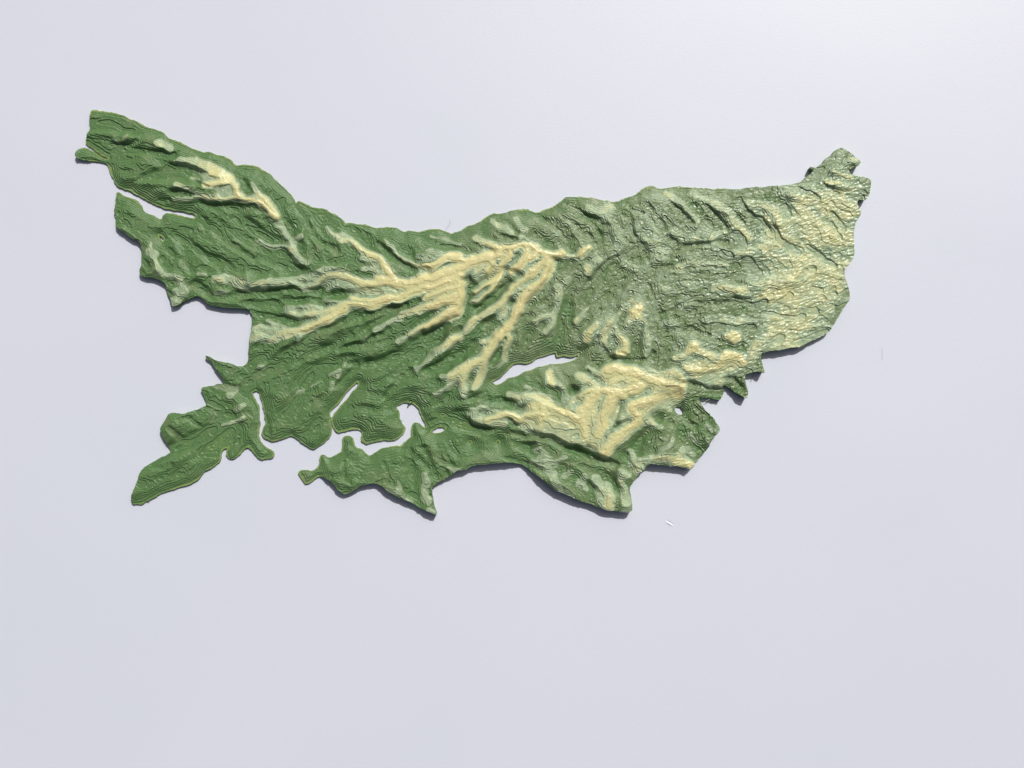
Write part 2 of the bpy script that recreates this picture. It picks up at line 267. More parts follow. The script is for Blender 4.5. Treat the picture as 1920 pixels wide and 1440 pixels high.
s('M',[(1385,345),(1430,375),(1465,350),(1415,315)],66,60,1); s('M',[(1480,360),(1560,390)],40,60,.4)
s('I',[(1350,700),(1380,790),(1430,860)],60,110,.45,.6); s('I',[(1450,780),(1560,780),(1640,770),(1720,770),(1800,800),(1890,835)],60,70,.5,.9)
s('I',[(1820,690),(1780,760)],50,90,.45,.8); s('I',[(1620,700),(1700,640),(1730,590)],44,40,.36); s('I',[(1860,700),(1910,740)],50,50,.4)
s('M',[(1170,1150),(1230,1190),(1270,1175)],60,50,.38); s('M',[(1030,1230),(1090,1280)],54,50,.38); s('M',[(1190,1270),(1190,1295)],40,40,.4)
s('I',[(485,692),(540,692),(580,740),(600,800)],36,100,.4); s('I',[(460,800),(560,830),(680,800),(775,750)],40,34,.38); s('I',[(560,800),(660,830)],120,90,.38)
s('I',[(620,860),(660,920),(690,980),(730,1040),(752,1068)],80,36,.5,.42); s('I',[(775,910),(820,880)],60,50,.36); s('I',[(890,990),(930,930),(945,1040)],50,44,.42)
s('I',[(1045,950),(1080,1030),(1100,1120),(1150,1200)],90,110,.4,.6); s('I',[(1140,1000),(1165,1100),(1165,1195)],70,80,.55,.8)
s('I',[(1255,960),(1310,1060),(1320,1160)],50,70,.48); s('I',[(1270,890),(1330,920)],60,50,.36); s('I',[(1290,1240),(1350,1240)],40,36,.36); s('I',[(790,1060),(830,1105)],24,24,.38)
s('F',[(1220,720),(1245,790),(1222,850),(1225,920),(1265,955)],50,70,.45); s('F',[(1275,1035),(1320,1072)],46,30,.42); s('F',[(1450,660),(1520,682)],34,40,.42)
s('F',[(990,815),(1000,890)],40,60,.36); s('F',[(880,850),(980,900),(1095,965)],20,34,.38)
s('C',[(780,445),(860,460),(930,465),(900,510)],36,70,.36); s('C',[(945,435),(935,480)],20,40,.36); s('C',[(955,615),(1010,580)],46,36,.36)
s('C',[(840,762),(920,742),(960,720),(1010,685)],22,34,.4); s('C',[(1125,280),(1145,285)],40,36,.36)
s('E',[(760,485),(850,470),(835,505)],40,50,.4); s('E',[(890,415),(905,390)],36,34,.4); s('E',[(470,655),(515,640)],30,30,.4); s('E',[(600,600),(650,565)],26,20,.36)
s('E',[(775,560),(765,610)],44,34,.35); s('E',[(1050,180),(1075,160)],30,30,.4); s('E',[(1545,455),(1600,390),(1655,350)],46,28,.4); s('E',[(1690,300),(1750,270),(1830,200),(1920,160)],60,80,.6,.85)
s('A',[(445,350),(490,370)],30,30,.3); s('A',[(535,335),(568,292)],26,20,.36)
s('D',[(400,1180),(520,1180),(650,1160)],100,90,.48); s('E',[(60,130),(200,170)],96,80,.5); s('E',[(220,100),(330,130)],90,80,.48); s('D',[(560,930),(700,890),(900,900),(1000,950)],110,110,.48)
s('A',[(1060,545),(1150,545),(1260,590)],60,90,.46); s('A',[(1400,780),(1480,830)],80,90,.46); s('A',[(1280,640),(1340,700)],80,90,.46); s('B',[(380,640),(430,660)],60,80,.42); s('B',[(640,1010),(700,1000)],100,90,.42)
s('G',[(440,860),(560,820),(680,760)],80,80,.48); s('H',[(420,940),(500,960),(620,960)],110,110,.47); s('H',[(1080,640),(1160,660),(1230,720),(1250,800)],50,70,.4)
s('H',[(1540,740),(1480,850),(1440,980),(1430,1110)],180,150,.74); s('H',[(1690,780),(1640,900),(1590,1040)],150,130,.74); s('M',[(300,690),(600,740),(900,790)],170,150,.8)
s('M',[(880,850),(720,920),(600,980)],150,140,.72); s('H',[(960,890),(1120,940),(1300,1010)],150,150,.74); s('M',[(1060,630),(1250,640),(1440,560)],145,150,.72); s('H',[(900,1010),(1050,1060)],150,150,.62)
# low streaks of the pale eastern plateau
s('J',[(950,195),(1050,245),(1150,290),(1230,340),(1290,400)],40,80,.45,.65); s('J',[(1290,440),(1380,520),(1460,600)],60,80,.7,.85)
s('J',[(735,205),(800,250),(860,290)],46,50,.45); s('J',[(870,310),(930,400),(1000,480)],36,50,.42); s('J',[(740,560),(840,590)],60,50,.4)
s('J',[(530,620),(640,650)],50,60,.36); s('J',[(650,740),(700,770)],90,70,.34); s('J',[(1430,300),(1560,310),(1700,350),(1740,450)],70,80,.65,.85)
s('J',[(1100,600),(1220,560)],50,50,.5); s('J',[(1300,760),(1450,720),(1600,700),(1750,680)],60,90,.55,.8); s('J',[(830,870),(900,830),(1100,850),(1250,860)],60,40,.42)
s('J',[(1150,1050),(1350,1080),(1500,1040),(1700,1010),(1920,950)],60,110,.5,.85); s('J',[(1080,1340),(1300,1330),(1500,1350)],70,60,.55); s('J',[(860,1020),(1060,1020)],60,60,.36)
s('J',[(690,1060),(780,1090)],50,50,.36); s('J',[(850,640),(980,620)],40,40,.36); s('J',[(700,1370),(800,1390)],50,50,.34)
s('K',[(1320,470),(1420,495),(1490,540)],60,60,.7); s('K',[(1190,580),(1300,595),(1450,640)],60,60,.8,.7); s('K',[(1500,320),(1590,345)],40,50,.55); s('K',[(1190,320),(1260,295)],40,40,.3)
s('K',[(1130,390),(1160,370)],30,30,.45)
s('K',[(950,640),(1060,680)],50,60,.5); s('K',[(760,740),(880,770)],50,50,.5)
s('L',[(250,1180),(330,1200)],60,60,.3)
# dips that show the layer beneath (teal green pools and valleys)
VA = []
def v(f, pts, w, depth=1.0):
    VA.append((P(f, pts), w/FR[f][2], depth))
v('L',[(830,200),(900,260),(990,305)],62,.55); v('L',[(1100,240),(1180,310),(1280,390),(1370,450)],60,.34); v('L',[(1340,10),(1400,90),(1430,130)],46,.3)
v('K',[(700,890),(750,980)],90,.6); v('K',[(1190,640),(1260,660)],50,.5); v('K',[(1280,950),(1350,1060),(1420,1150)],55,.28); v('J',[(1040,560),(1080,500)],100,.6)
v('J',[(1340,590),(1390,670)],110,.6); v('J',[(1230,760),(1280,770)],80,.5); v('J',[(1450,830),(1480,880),(1510,940)],110,.55); v('J',[(1690,510),(1720,620),(1790,680),(1850,700)],52,.5)
v('L',[(620,940),(750,960),(900,990),(1050,990)],46,.4); v('L',[(1110,930),(1170,930)],90,.32); v('L',[(900,760),(800,840)],60,.5); v('L',[(1160,690),(1220,710)],66,.3); v('L',[(1340,770),(1390,760)],60,.25)
v('L',[(1540,710),(1500,800),(1420,880),(1430,950),(1370,1050)],78,1.0); v('L',[(960,1270),(1130,1200),(1300,1150)],50,.7); v('L',[(800,1210),(780,1240)],100,.3)
v('L',[(1160,480),(1000,580),(1080,500)],40,.3); v('K',[(860,650),(1000,730),(1100,780)],44,.5); v('K',[(0,690),(300,690),(700,640),(1000,560)],70,.6); v('K',[(1050,560),(1250,350),(1400,200)],160,.6)
v('K',[(180,790),(250,920),(380,1020),(500,1110),(560,1220),(700,1320),(830,1400)],46,.55); v('L',[(330,820),(500,860),(640,830)],60,.5); v('L',[(300,560),(600,520)],60,.3)
v('L',[(500,1090),(300,1090),(0,1080)],60,.5)

wx = 1.3*gnoise(7) + .5*gnoise(2.8) + .3*L2; wy = 1.3*gnoise(7) + .5*gnoise(2.8) + .3*L2
WX, WY = GX+wx, GY+wy
cream = np.zeros((NY, NX)); bump = np.zeros((NY, NX))
# broad pale plateau in the east
plate = [(1440,400),(1500,360),(1560,330),(1640,335),(1620,400),(1615,470),(1600,560),(1560,625),(1450,665),(1400,640),(1440,590),(1400,560),(1410,500),(1400,440)]
pm = np.zeros((NY, NX)); pa = np.array(plate, float); pb = np.roll(pa, -1, 0)
for j, y in enumerate(gy):
    m = (pa[:,1] <= y) != (pb[:,1] <= y)
    if m.any():
        xs = np.sort(pa[m,0]+(y-pa[m,1])/(pb[m,1]-pa[m,1])*(pb[m,0]-pa[m,0])); pm[j] = (np.searchsorted(xs, gx) % 2)
pm = gblur(pm, 22)
mott = 0.5*L2 + 0.35*gnoise(3) + 0.6*L1
cream = np.clip(pm*1.0 - .22 + .13*mott*np.clip(pm*3, 0, 1), 0, .74)
east = 1/(1+np.exp(-(GX-1290-(GY-500)*-.1)/60))      # 0 west .. 1 east plateau
for pts, w0, w1, l0, l1 in ST:
    rmax = max(w0, w1)/2; R = rmax*1.7+9
    win = window(pts, R+4); px, py = WX[win], WY[win]
    if px.size == 0: continue
    n = len(pts)-1; lens = [math.hypot(pts[i+1][0]-pts[i][0], pts[i+1][1]-pts[i][1])+1e-6 for i in range(n)]
    tot = sum(lens); acc = 0
    cb = cream[win]; bb = bump[win]
    for i in range(n):
        d, t = seg_dist(px, py, pts[i], pts[i+1])
        u = (acc+t*lens[i])/tot; acc += lens[i]
        r = (w0+(w1-w0)*u)/2*(1.0+.14*l0)+(.6 if l0 > .45 else .3 if l0 > .41 else -.5); lv = l0+(l1-l0)*u
        q = np.clip((d-(r-1.0))/3.6, 0, 1); e = 1-q*q*(3-2*q)
        q2 = np.clip((d-r*.30)/(r*.68+2.2), 0, 1)
        core = lv - (lv-np.minimum(lv, .45))*q2*q2*(3-2*q2)       # thins to the translucent band at its rim
        cb = np.maximum(cb, core*e)
        Rr = r*1.35+9; z = np.clip(1-d/Rr, 0, 1)
        bb = np.maximum(bb, (2.6+6.4*lv)*(.72 if w0 > 29 else 1)*z*z*(3-2*z))
    cream[win] = cb; bump[win] = bb
pool = np.zeros((NY, NX))
for pts, w, dep in VA:
    win = window(pts, w+6); px, py = WX[win], WY[win]
    if px.size == 0: continue
    pl = pool[win]
    for i in range(len(pts)-1):
        d, t = seg_dist(px, py, pts[i], pts[i+1])
        q = np.clip((d-(w/2-2.5))/5, 0, 1); pl = np.maximum(pl, dep*(1-q*q*(3-2*q)))
    pool[win] = pl
cream = cream*(1-pool) + np.where(pool > .2, .33, 0)*np.minimum(pool*1.6, 1)*np.clip(pm*3, .3, 1)*(1-np.clip((pool-.65)*8, 0, 1))

env = np.clip((gblur(cream, 5.5)+.02*L2-.23)*9, 0, 1)
cream = np.maximum(cream, .36*env*(1-np.clip(pool*2, 0, 1)))
em = east*(1-np.clip((GY-632)/26, 0, 1))
cream = cream*(1-.14*em)*(1+em*.07*(.6*L2+.4*gnoise(3.0)))
cream = np.where(cream > .22, cream+.05*gnoise(3)*(cream < .62), cream)

# ------------------------------------------------------------------ traced green valleys and scarps: carve
VL = []
def g(f, pts, w, dep): VL.append((P(f, pts), w, dep))
g('A',[(560,770),(700,700),(830,650),(950,600),(1100,590),(1230,650)],8,5); g('B',[(370,120),(500,190),(700,225),(950,220),(1200,250),(1400,260)],8,4)
g('B',[(830,340),(960,430),(1060,520),(1180,610),(1340,700)],7,5); g('B',[(520,440),(640,520),(800,600),(900,680),(1050,740),(1200,800)],7,5)
g('B',[(1150,350),(1300,430),(1500,520)],8,4.5); g('B',[(1350,690),(1500,740),(1740,790)],7,4); g('B',[(540,590),(640,700),(760,800)],6,4)
g('B',[(800,940),(950,1030),(1150,1030),(1400,1010),(1600,985),(1900,1000)],8,5.5); g('D',[(60,1100),(400,1080),(700,1045),(900,1010),(1200,1000)],7,4)
g('D',[(455,200),(540,330),(600,470),(700,570),(820,620)],7,5); g('D',[(960,430),(1100,480),(1240,600),(1400,740),(1530,815),(1640,810)],7,5)
g('D',[(250,370),(420,470),(440,560)],5,3); g('D',[(60,1170),(200,1230),(400,1260),(600,1260)],6,4); g('D',[(900,1270),(1100,1210),(1300,1150),(1450,1110)],6,4)
g('D',[(1000,1390),(1200,1250),(1300,1170)],5,3); g('D',[(500,310),(560,480),(620,620)],5,3); g('D',[(1700,560),(1560,600),(1500,520)],5,3)
g('E',[(20,560),(150,480),(350,400),(600,300),(740,240),(950,140)],9,6); g('E',[(1090,400),(1200,370),(1450,320),(1650,240),(1920,90)],8,5.5)
g('E',[(1250,710),(1370,570),(1480,470)],7,4.5); g('E',[(520,130),(700,90),(900,10)],7,4); g('E',[(850,260),(1060,200),(1300,90)],6,4); g('E',[(560,770),(700,670),(900,540),(1000,420)],6,4)
g('E',[(1470,640),(1400,700),(1250,760)],5,3); g('E',[(1450,400),(1650,300),(1700,260)],5,3)
g('G',[(355,900),(365,1100),(300,1210),(150,1310),(0,1395)],9,6); g('G',[(400,960),(560,870),(700,800),(830,850)],6,4); g('G',[(440,1150),(620,1020),(760,920)],6,5)
g('G',[(520,1300),(700,1170),(760,1090)],7,5); g('G',[(1150,720),(1120,880),(950,1060),(880,1200)],8,5); g('G',[(400,520),(450,560),(600,640)],5,3)
g('G',[(600,790),(560,870)],4,3); g('G',[(0,520),(160,570),(400,610)],7,4)
g('G',[(560,400),(660,470),(800,530)],4,3.5); g('G',[(700,360),(820,470)],4,3); g('G',[(1040,330),(1180,440),(1280,540)],4,3); g('G',[(1180,290),(1300,380),(1460,490)],4,3); g('G',[(1220,200),(1400,290),(1560,360),(1590,400)],4,3)
g('G',[(1450,330),(1540,430),(1560,560)],4,2.5); g('G',[(1760,300),(1840,390),(1880,500)],4,3)
g('J',[(330,290),(430,360),(560,430),(640,520),(720,590)],4,3); g('J',[(700,220),(800,310),(880,400),(960,480)],4,3); g('J',[(940,200),(1060,300),(1160,400),(1240,520)],5,3)
g('J',[(1380,260),(1430,360),(1520,430),(1600,490),(1660,570)],4,3); g('J',[(800,740),(900,690),(1050,660),(1160,640),(1260,650)],4,3); g('J',[(780,890),(900,890),(1050,860),(1240,890)],4,2.5)
g('J',[(550,790),(590,920),(620,970),(690,900),(760,850)],4,2.5); g('J',[(560,1030),(620,1180),(660,1290),(720,1290),(880,1180),(1050,1190),(1300,1190),(1560,1130)],4,2.6); g('J',[(0,1040),(160,850),(270,780)],4,2.5); g('J',[(0,1300),(170,1130),(330,960)],4,2.5)
g('M',[(700,20),(740,150),(800,290),(900,270),(1040,280),(1180,320)],5,3); g('M',[(0,480),(100,480),(230,420),(300,530),(440,560),(640,550),(700,500)],5,3); g('M',[(380,480),(500,510),(520,430)],3,2)
g('H',[(870,60),(790,250),(760,380),(740,490),(590,600)],8,5); g('H',[(330,420),(420,330),(560,240),(650,160)],6,4); g('H',[(0,540),(180,460),(360,370)],6,4); g('H',[(0,890),(160,850),(400,780),(600,690)],8,4)
g('H',[(250,1030),(500,1085),(750,1120),(1000,1140),(1250,1215),(1450,1320),(1700,1400)],7,8); g('H',[(700,560),(900,590),(1000,600)],5,3); g('H',[(750,690),(1000,780),(1150,850)],5,3)
g('H',[(1200,560),(1300,680),(1340,800),(1240,900)],6,4); g('H',[(420,1230),(700,1330),(900,1400)],4,2.5); g('H',[(1800,1010),(1700,1060),(1680,990),(1720,870)],5,4)
g('M',[(830,880),(900,960),(1000,1090),(1060,1140)],7,6); g('M',[(960,760),(1050,760),(1150,810),(1320,830)],6,5); g('M',[(1330,730),(1420,720),(1500,830)],5,4); g('M',[(700,1060),(800,1080),(860,1130)],7,4)
g('C',[(480,700),(560,700),(640,760)],5,3); g('C',[(680,620),(780,640),(900,650)],5,3); g('C',[(400,760),(500,860),(560,900)],6,3.5); g('C',[(250,1060),(350,1090),(420,1060)],5,3); g('C',[(660,960),(800,880),(900,800)],7,4); g('C',[(840,620),(720,560),(690,480)],4,3)
g('F',[(1090,420),(1110,600),(1130,800)],5,3); g('F',[(480,600),(500,760)],4,3); g('F',[(850,600),(900,720)],4,2.5); g('F',[(1330,460),(1400,600),(1480,640)],5,3); g('F',[(1180,480),(1400,470)],4,2.5)
g('A',[(250,170),(400,180),(520,240),(640,280)],6,3.5); g('A',[(220,350),(400,470),(560,440),(700,460),(860,480),(980,480)],6,4.5); g('A',[(420,400),(620,390),(700,300)],5,3); g('A',[(1420,560),(1550,640),(1640,760)],6,3.5)
g('A',[(960,620),(1100,620),(1200,720),(1280,780)],5,4); g('A',[(700,800),(900,790),(1020,810)],5,3)
carve = np.zeros((NY, NX))
for pts, w, dep in VL:
    R = w*1.6; win = window(pts, R+4); px, py = WX[win], WY[win]
    if px.size == 0: continue
    cv = carve[win]
    for i in range(len(pts)-1):
        d, t = seg_dist(px, py, pts[i], pts[i+1]); z = np.clip(1-d/R, 0, 1); cv = np.maximum(cv, dep*z*z*(3-2*z))
    carve[win] = cv
carve = gblur(carve, 1.2)
# ------------------------------------------------------------------ heights
mid = np.clip((GX-900)/200, 0, 1)*(1-np.clip((GY-640)/60, 0, 1))     # flatter middle and east
amp = 3.8 - 1.9*mid
low = gnoise(60)
broad = gblur(bump, 26)*0.9
bump = gblur(bump, 1.9)
calm = 1-.85*np.clip(gblur(cream,2)*2.2-.7, 0, 1)*(1-.7*east)
H = 9.8 + 3.6*np.clip((GX-480)/400, 0, 1) + .8*low + broad + calm*((1-mid)*1.6*L0 + amp*L1*(1-.35*east)) - carve*1.3 + mid*(1-.6*east)*.5*gnoise(5) + mid*1.05*L3*(1-.3*east) + (.85+.05*mid)*L2*(1-.75*np.clip(cream*2-.3,0,1))*(1-.4*east) + bump*(1.0-.5*east) + (.35+.25*mid)*gnoise(3.4)*(1-.5*east)*(1-.7*np.clip(cream*2-.3,0,1))
pm2 = np.clip(pool/.26, 0, 1)
Hs = gblur(H, 6)
H = H*(1-.85*pm2) + Hs*.85*pm2 - 2.4*pm2
H += 3*east
H = np.where(H < 6, 6+(H-6)*.35, H)
ramp = 2.2 + 0.55*np.clip(dcoast-1.0+1.2*gnoise(6)*np.clip(dcoast/8,0,1), 0, None)
k = 2.0; H = -k*np.log(np.exp(-np.clip(H,0,80)/k)+np.exp(-np.clip(ramp,0,80)/k))     # soft minimum: coasts slope down
wall = 10.5 + 8*np.clip((GX-560)/260, 0, 1) + .6*dedge; H = np.where(dcoast > 25, np.minimum(H, wall), H)
H = np.maximum(H, 2.2)
LAY = 1.75
gyH, gxH = np.gradient(H, S); slope = np.hypot(gxH, gyH)
t = H/LAY; fl = np.floor(t); f = t-fl
sl_ = np.maximum(slope, .04)
up = f*LAY/sl_; near = np.minimum(f, 1-f)*LAY/sl_           # distance to the layer edge along the surface
stp = np.clip(np.maximum(up/1.7, f/.8), 0, 1); stp = stp*stp*(3-2*stp)
groove = -.50*np.exp(-((up-.1)/.95)**2)*np.clip(sl_/.12, .3, 1) + .10*np.exp(-((up-2.6)/1.0)**2)
G2 = 1.1*L2 + 1.0*gnoise(4.0) + .5*gnoise(2.4); g2y, g2x = np.gradient(G2, S); g2s = np.maximum(np.hypot(g2x, g2y), .08)
f2 = (G2/1.1) % 1; seam = np.exp(-((np.minimum(f2, 1-f2)*1.1/g2s)/1.0)**2)
seam *= np.clip(1-slope/.45, 0, 1)*np.clip(gnoise(10)*.8+.85, 0, 1)
Hq = LAY*(fl+stp+groove)
csm = np.maximum(np.clip((cream-.45)/.4, 0, 1), .55*east*np.clip(cream*3, 0, 1))
Ht = Hq*(1-.62*csm) + H*.62*csm
# fine hatch of the top skin where it is level
Ht += .12*gnoise(1.5)*(1-csm)*np.clip(1-slope/.4,0,1)
Ht -= seam*(.75+.85*mid)*(1-.85*east)*(1-csm)*np.clip((dcoast-5)/6, 0, 1)
flat = np.clip(1-slope/.22, 0, 1)
hatchdir = GX*.94 + GY*.34
hatch = np.sin(2*math.pi*hatchdir/3.1)
patch = np.clip(gnoise(11)*1.2-.2, 0, 1)
Ht += .28*hatch*flat*patch*(1-csm)
# beads of plastic laid east-north-east across the plateau
def aniso(sx, sy, a):
    n = rng.standard_normal((NY, NX)); fy = np.fft.fftfreq(NY)[:, None]; fx = np.fft.rfftfreq(NX)[None]
    c, s_ = math.cos(a), math.sin(a); fu, fv = fx*c+fy*s_, -fx*s_+fy*c
    n = np.fft.irfft2(np.fft.rfft2(n)*np.exp(-2*math.pi**2*((sx/S*fu)**2+(sy/S*fv)**2)), s=(NY, NX)); return n/n.std()
bead = aniso(2.6, 1.0, math.radians(-22))
poolm = np.clip(pool/.26, 0, 1)
Ht += (.34*east+.08)*bead*(1-.85*poolm) + .10*gnoise(1.1)
Ht = gblur(np.where(inside, Ht, gblur(Ht, 3)), .38)
Ht = np.maximum(Ht, 1.6)

# ------------------------------------------------------------------ to metres
KX = (GX-CX)*(1-H/HC)*U; KY = -(GY-CY)*(1-H/HC)*U; KZ = Ht*U
cellin = inside[:-1,:-1] & inside[1:,:-1] & inside[:-1,1:] & inside[1:,1:]
# connected pale ridges (coarse labels) become parts
q = 3
cc = cream[:NY//q*q, :NX//q*q].reshape(NY//q, q, NX//q, q).mean((1,3)); ii = inside[:NY//q*q, :NX//q*q].reshape(NY//q, q, NX//q, q).mean((1,3))
mk = (cc > .30) & (ii > .5); lab = np.zeros(mk.shape, int); sizes = [0]; cur = 0
for j0, i0 in zip(*np.nonzero(mk)):
    if lab[j0, i0]: continue
    cur += 1; lab[j0, i0] = cur; stack = [(j0, i0)]; n = 0
    while stack:
        j, i = stack.pop(); n += 1
        for a, b in ((j+1,i),(j-1,i),(j,i+1),(j,i-1)):
            if 0 <= a < mk.shape[0] and 0 <= b < mk.shape[1] and mk[a, b] and not lab[a, b]:
                lab[a, b] = cur; stack.append((a, b))
    sizes.append(n)
keep = np.argsort(-np.array(sizes))[:60]; remap = np.zeros(len(sizes), int); m_ = 0
meanc = []
for kk in keep:
    if kk > 0 and sizes[kk]*(q*S)**2 > 130:
        m_ += 1; remap[kk] = m_; meanc.append(cc[lab == kk].mean())
lab = remap[lab]; labf = np.repeat(np.repeat(lab, q, 0), q, 1)
labf = np.pad(labf, ((0, NY-labf.shape[0]), (0, NX-labf.shape[1])), 'edge')[:-1,:-1]
celllab = np.where(cellin, labf, -1)

# ------------------------------------------------------------------ materials
def newmat(name):
    m = bpy.data.materials.new(name); m.use_nodes = True
    return m, m.node_tree.nodes, m.node_tree.links, m.node_tree.nodes['Principled BSDF']
pm_, nd, lk, bs = newmat('printed_plastic')
at = nd.new('ShaderNodeAttribute'); at.attribute_name = 'pale'
rp = nd.new('ShaderNodeValToRGB'); cr = rp.color_ramp
def lin(r, g, b, k=1.0):
    f_ = lambda c: (c/255/12.92 if c <= 10 else ((c/255+.055)/1.055)**2.4)*k
    return (f_(r), f_(g), f_(b), 1)
cr.elements[0].position = 0; cr.elements[0].color = lin(87,120,73)
cr.elements[1].position = 1; cr.elements[1].color = lin(207,201,148)
for p_, c_ in ((.12, (103,126,84)), (.24, (121,139,103)), (.36, (138,158,127)), (.5, (155,174,140)), (.66, (180,187,144)), (.82, (198,199,146))):
    e_ = cr.elements.new(p_); e_.color = lin(*c_)
tc = nd.new('ShaderNodeTexCoord')
nz = nd.new('ShaderNodeTexNoise'); nz.inputs['Scale'].default_value = 260; nz.inputs['Detail'].default_value = 5
lk.new(tc.outputs['Object'], nz.inputs['Vector'])
mx = nd.new('ShaderNodeMath'); mx.operation = 'MULTIPLY_ADD'; mx.inputs[1].default_value = .14; mx.inputs[2].default_value = -.07
lk.new(nz.outputs['Fac'], mx.inputs[0])
ad = nd.new('ShaderNodeMath'); ad.operation = 'ADD'; lk.new(mx.outputs[0], ad.inputs[0]); lk.new(at.outputs['Fac'], ad.inputs[1])
lk.new(ad.outputs[0], rp.inputs[0])
rim = nd.new('ShaderNodeAttribute'); rim.attribute_name = 'rim'
mr = nd.new('ShaderNodeMix'); mr.data_type = 'RGBA'; lk.new(rim.outputs['Fac'], mr.inputs['Factor']); lk.new(rp.outputs[0], mr.inputs['A'])
mr.inputs['B'].default_value = lin(150,172,92)
lk.new(mr.outputs['Result'], bs.inputs['Base Color'])
gl = nd.new('ShaderNodeAttribute'); gl.attribute_name = 'gloss'
rr = nd.new('ShaderNodeMapRange'); lk.new(gl.outputs['Fac'], rr.inputs['Value']); rr.inputs['To Min'].default_value = .46; rr.inputs['To Max'].default_value = .33
lk.new(rr.outputs[0], bs.inputs['Roughness'])
bs.inputs['Subsurface Weight'].default_value = .22; bs.inputs['Subsurface Radius'].default_value = (1.0, .9, .45); bs.inputs['Subsurface Scale'].default_value = .0006
nb = nd.new('ShaderNodeTexNoise'); nb.inputs['Scale'].default_value = 2600; nb.inputs['Detail'].default_value = 3
lk.new(tc.outputs['Object'], nb.inputs['Vector'])
bp = nd.new('ShaderNodeBump'); bp.inputs['Strength'].default_value = .35; bp.inputs['Distance'].default_value = .00006
lk.new(nb.outputs['Fac'], bp.inputs['Height']); lk.new(bp.outputs[0], bs.inputs['Normal'])

pp_, nd, lk, bs = newmat('white_paper')
tc = nd.new('ShaderNodeTexCoord')
n1 = nd.new('ShaderNodeTexNoise'); n1.inputs['Scale'].default_value = 9; n1.inputs['Detail'].default_value = 3; lk.new(tc.outputs['Object'], n1.inputs['Vector'])
r1 = nd.new('ShaderNodeValToRGB'); r1.color_ramp.elements[0].position = .3; r1.color_ramp.elements[0].color = (.600,.648,.735,1)
r1.color_ramp.elements[1].position = .7; r1.color_ramp.elements[1].color = (.638,.662,.758,1)  # faint cyan-to-pink drift: uneven light painted into the paper colour
lk.new(n1.outputs['Fac'], r1.inputs[0]); lk.new(r1.outputs[0], bs.inputs['Base Color'])
mp = nd.new('ShaderNodeMapping'); mp.inputs['Scale'].default_value = (1, 2.2, 1); lk.new(tc.outputs['Object'], mp.inputs[0])
n2 = nd.new('ShaderNodeTexNoise'); n2.inputs['Scale'].default_value = 1500; n2.inputs['Detail'].default_value = 4; lk.new(mp.outputs[0], n2.inputs['Vector'])
b2 = nd.new('ShaderNodeBump'); b2.inputs['Strength'].default_value = .5; b2.inputs['Distance'].default_value = .00004
lk.new(n2.outputs['Fac'], b2.inputs['Height']); lk.new(b2.outputs[0], bs.inputs['Normal'])
bs.inputs['Roughness'].default_value = .5; bs.inputs['Specular IOR Level'].default_value = .75

def flatmat(name, col, rough=.5):
    m, n_, l_, b_ = newmat(name)
    t_ = n_.new('ShaderNodeTexNoise'); t_.inputs['Scale'].default_value = 900
    c_ = n_.new('ShaderNodeTexCoord'); l_.new(c_.outputs['Object'], t_.inputs['Vector'])
    x_ = n_.new('ShaderNodeMix'); x_.data_type = 'RGBA'; x_.inputs['A'].default_value = col; x_.inputs['B'].default_value = tuple(c*.75 for c in col[:3])+(1,)
    l_.new(t_.outputs['Fac'], x_.inputs['Factor']); l_.new(x_.outputs['Result'], b_.inputs['Base Color']); b_.inputs['Roughness'].default_value = rough
    return m
m_hair = flatmat('dark_hair', lin(95,88,92)); m_string = flatmat('pale_plastic_string', lin(210,214,176), .3); m_green = flatmat('green_plastic', lin(92,130,66), .4)

# ------------------------------------------------------------------ paper, a gently wavy sheet
def dens(a, b, step, c, half, fine):
    return np.unique(np.round(np.concatenate([np.arange(a, b+step, step), np.arange(c-half, c+half, fine)]), 3))
px = dens(-500, 2420, 14, 1255, 14, .8); py = dens(-450, 1890, 14, 982, 12, .8)
PX, PY = np.meshgrid(px, py)
r2 = np.random.default_rng(5); PZ = np.zeros_like(PX)
for _ in range(14):
    a = r2.uniform(0, math.pi); w_ = r2.uniform(260, 900); ph = r2.uniform(0, 6.3)
    PZ += .0011*w_*.5*np.sin(2*math.pi*(PX*math.cos(a)+PY*math.sin(a))/w_+ph)
PZ = (PZ-PZ.max())*.30 - .1
uu = (PX-1255)*.84+(PY-982)*.54; vv = -(PX-1255)*.54+(PY-982)*.84
PZ += 1.5*np.exp(-(uu/5.5)**2-(vv/1.3)**2) - .9*np.exp(-(uu/6)**2-((vv+2.4)/1.5)**2)
def grid_mesh(name, X, Y, Z, mat):
    ny, nx = X.shape
    me = bpy.data.meshes.new(name); vs = np.stack([X, Y, Z], -1).reshape(-1, 3)
    idx = np.arange(ny*nx).reshape(ny, nx)
    fs = np.stack([idx[:-1,:-1], idx[1:,:-1], idx[1:,1:], idx[:-1,1:]], -1).reshape(-1, 4)
    fill(me, vs, fs); me.materials.append(mat); return me
def fill(me, vs, fs, smooth=True, flat_from=None):
    me.vertices.add(len(vs)); me.vertices.foreach_set('co', vs.astype(np.float32).ravel())
    me.loops.add(fs.size); me.loops.foreach_set('vertex_index', fs.astype(np.int32).ravel())
    me.polygons.add(len(fs)); me.polygons.foreach_set('loop_start', np.arange(0, fs.size, 4, dtype=np.int32))
    sm = np.full(len(fs), smooth, bool)
    if flat_from is not None: sm[flat_from:] = False
    me.polygons.foreach_set('use_smooth', sm); me.update(calc_edges=True)
paper = bpy.data.objects.new('paper', grid_mesh('paper', (PX-CX)*U, -(PY-CY)*U, PZ*U, pp_))
SC.collection.objects.link(paper); paper['kind'] = 'structure'

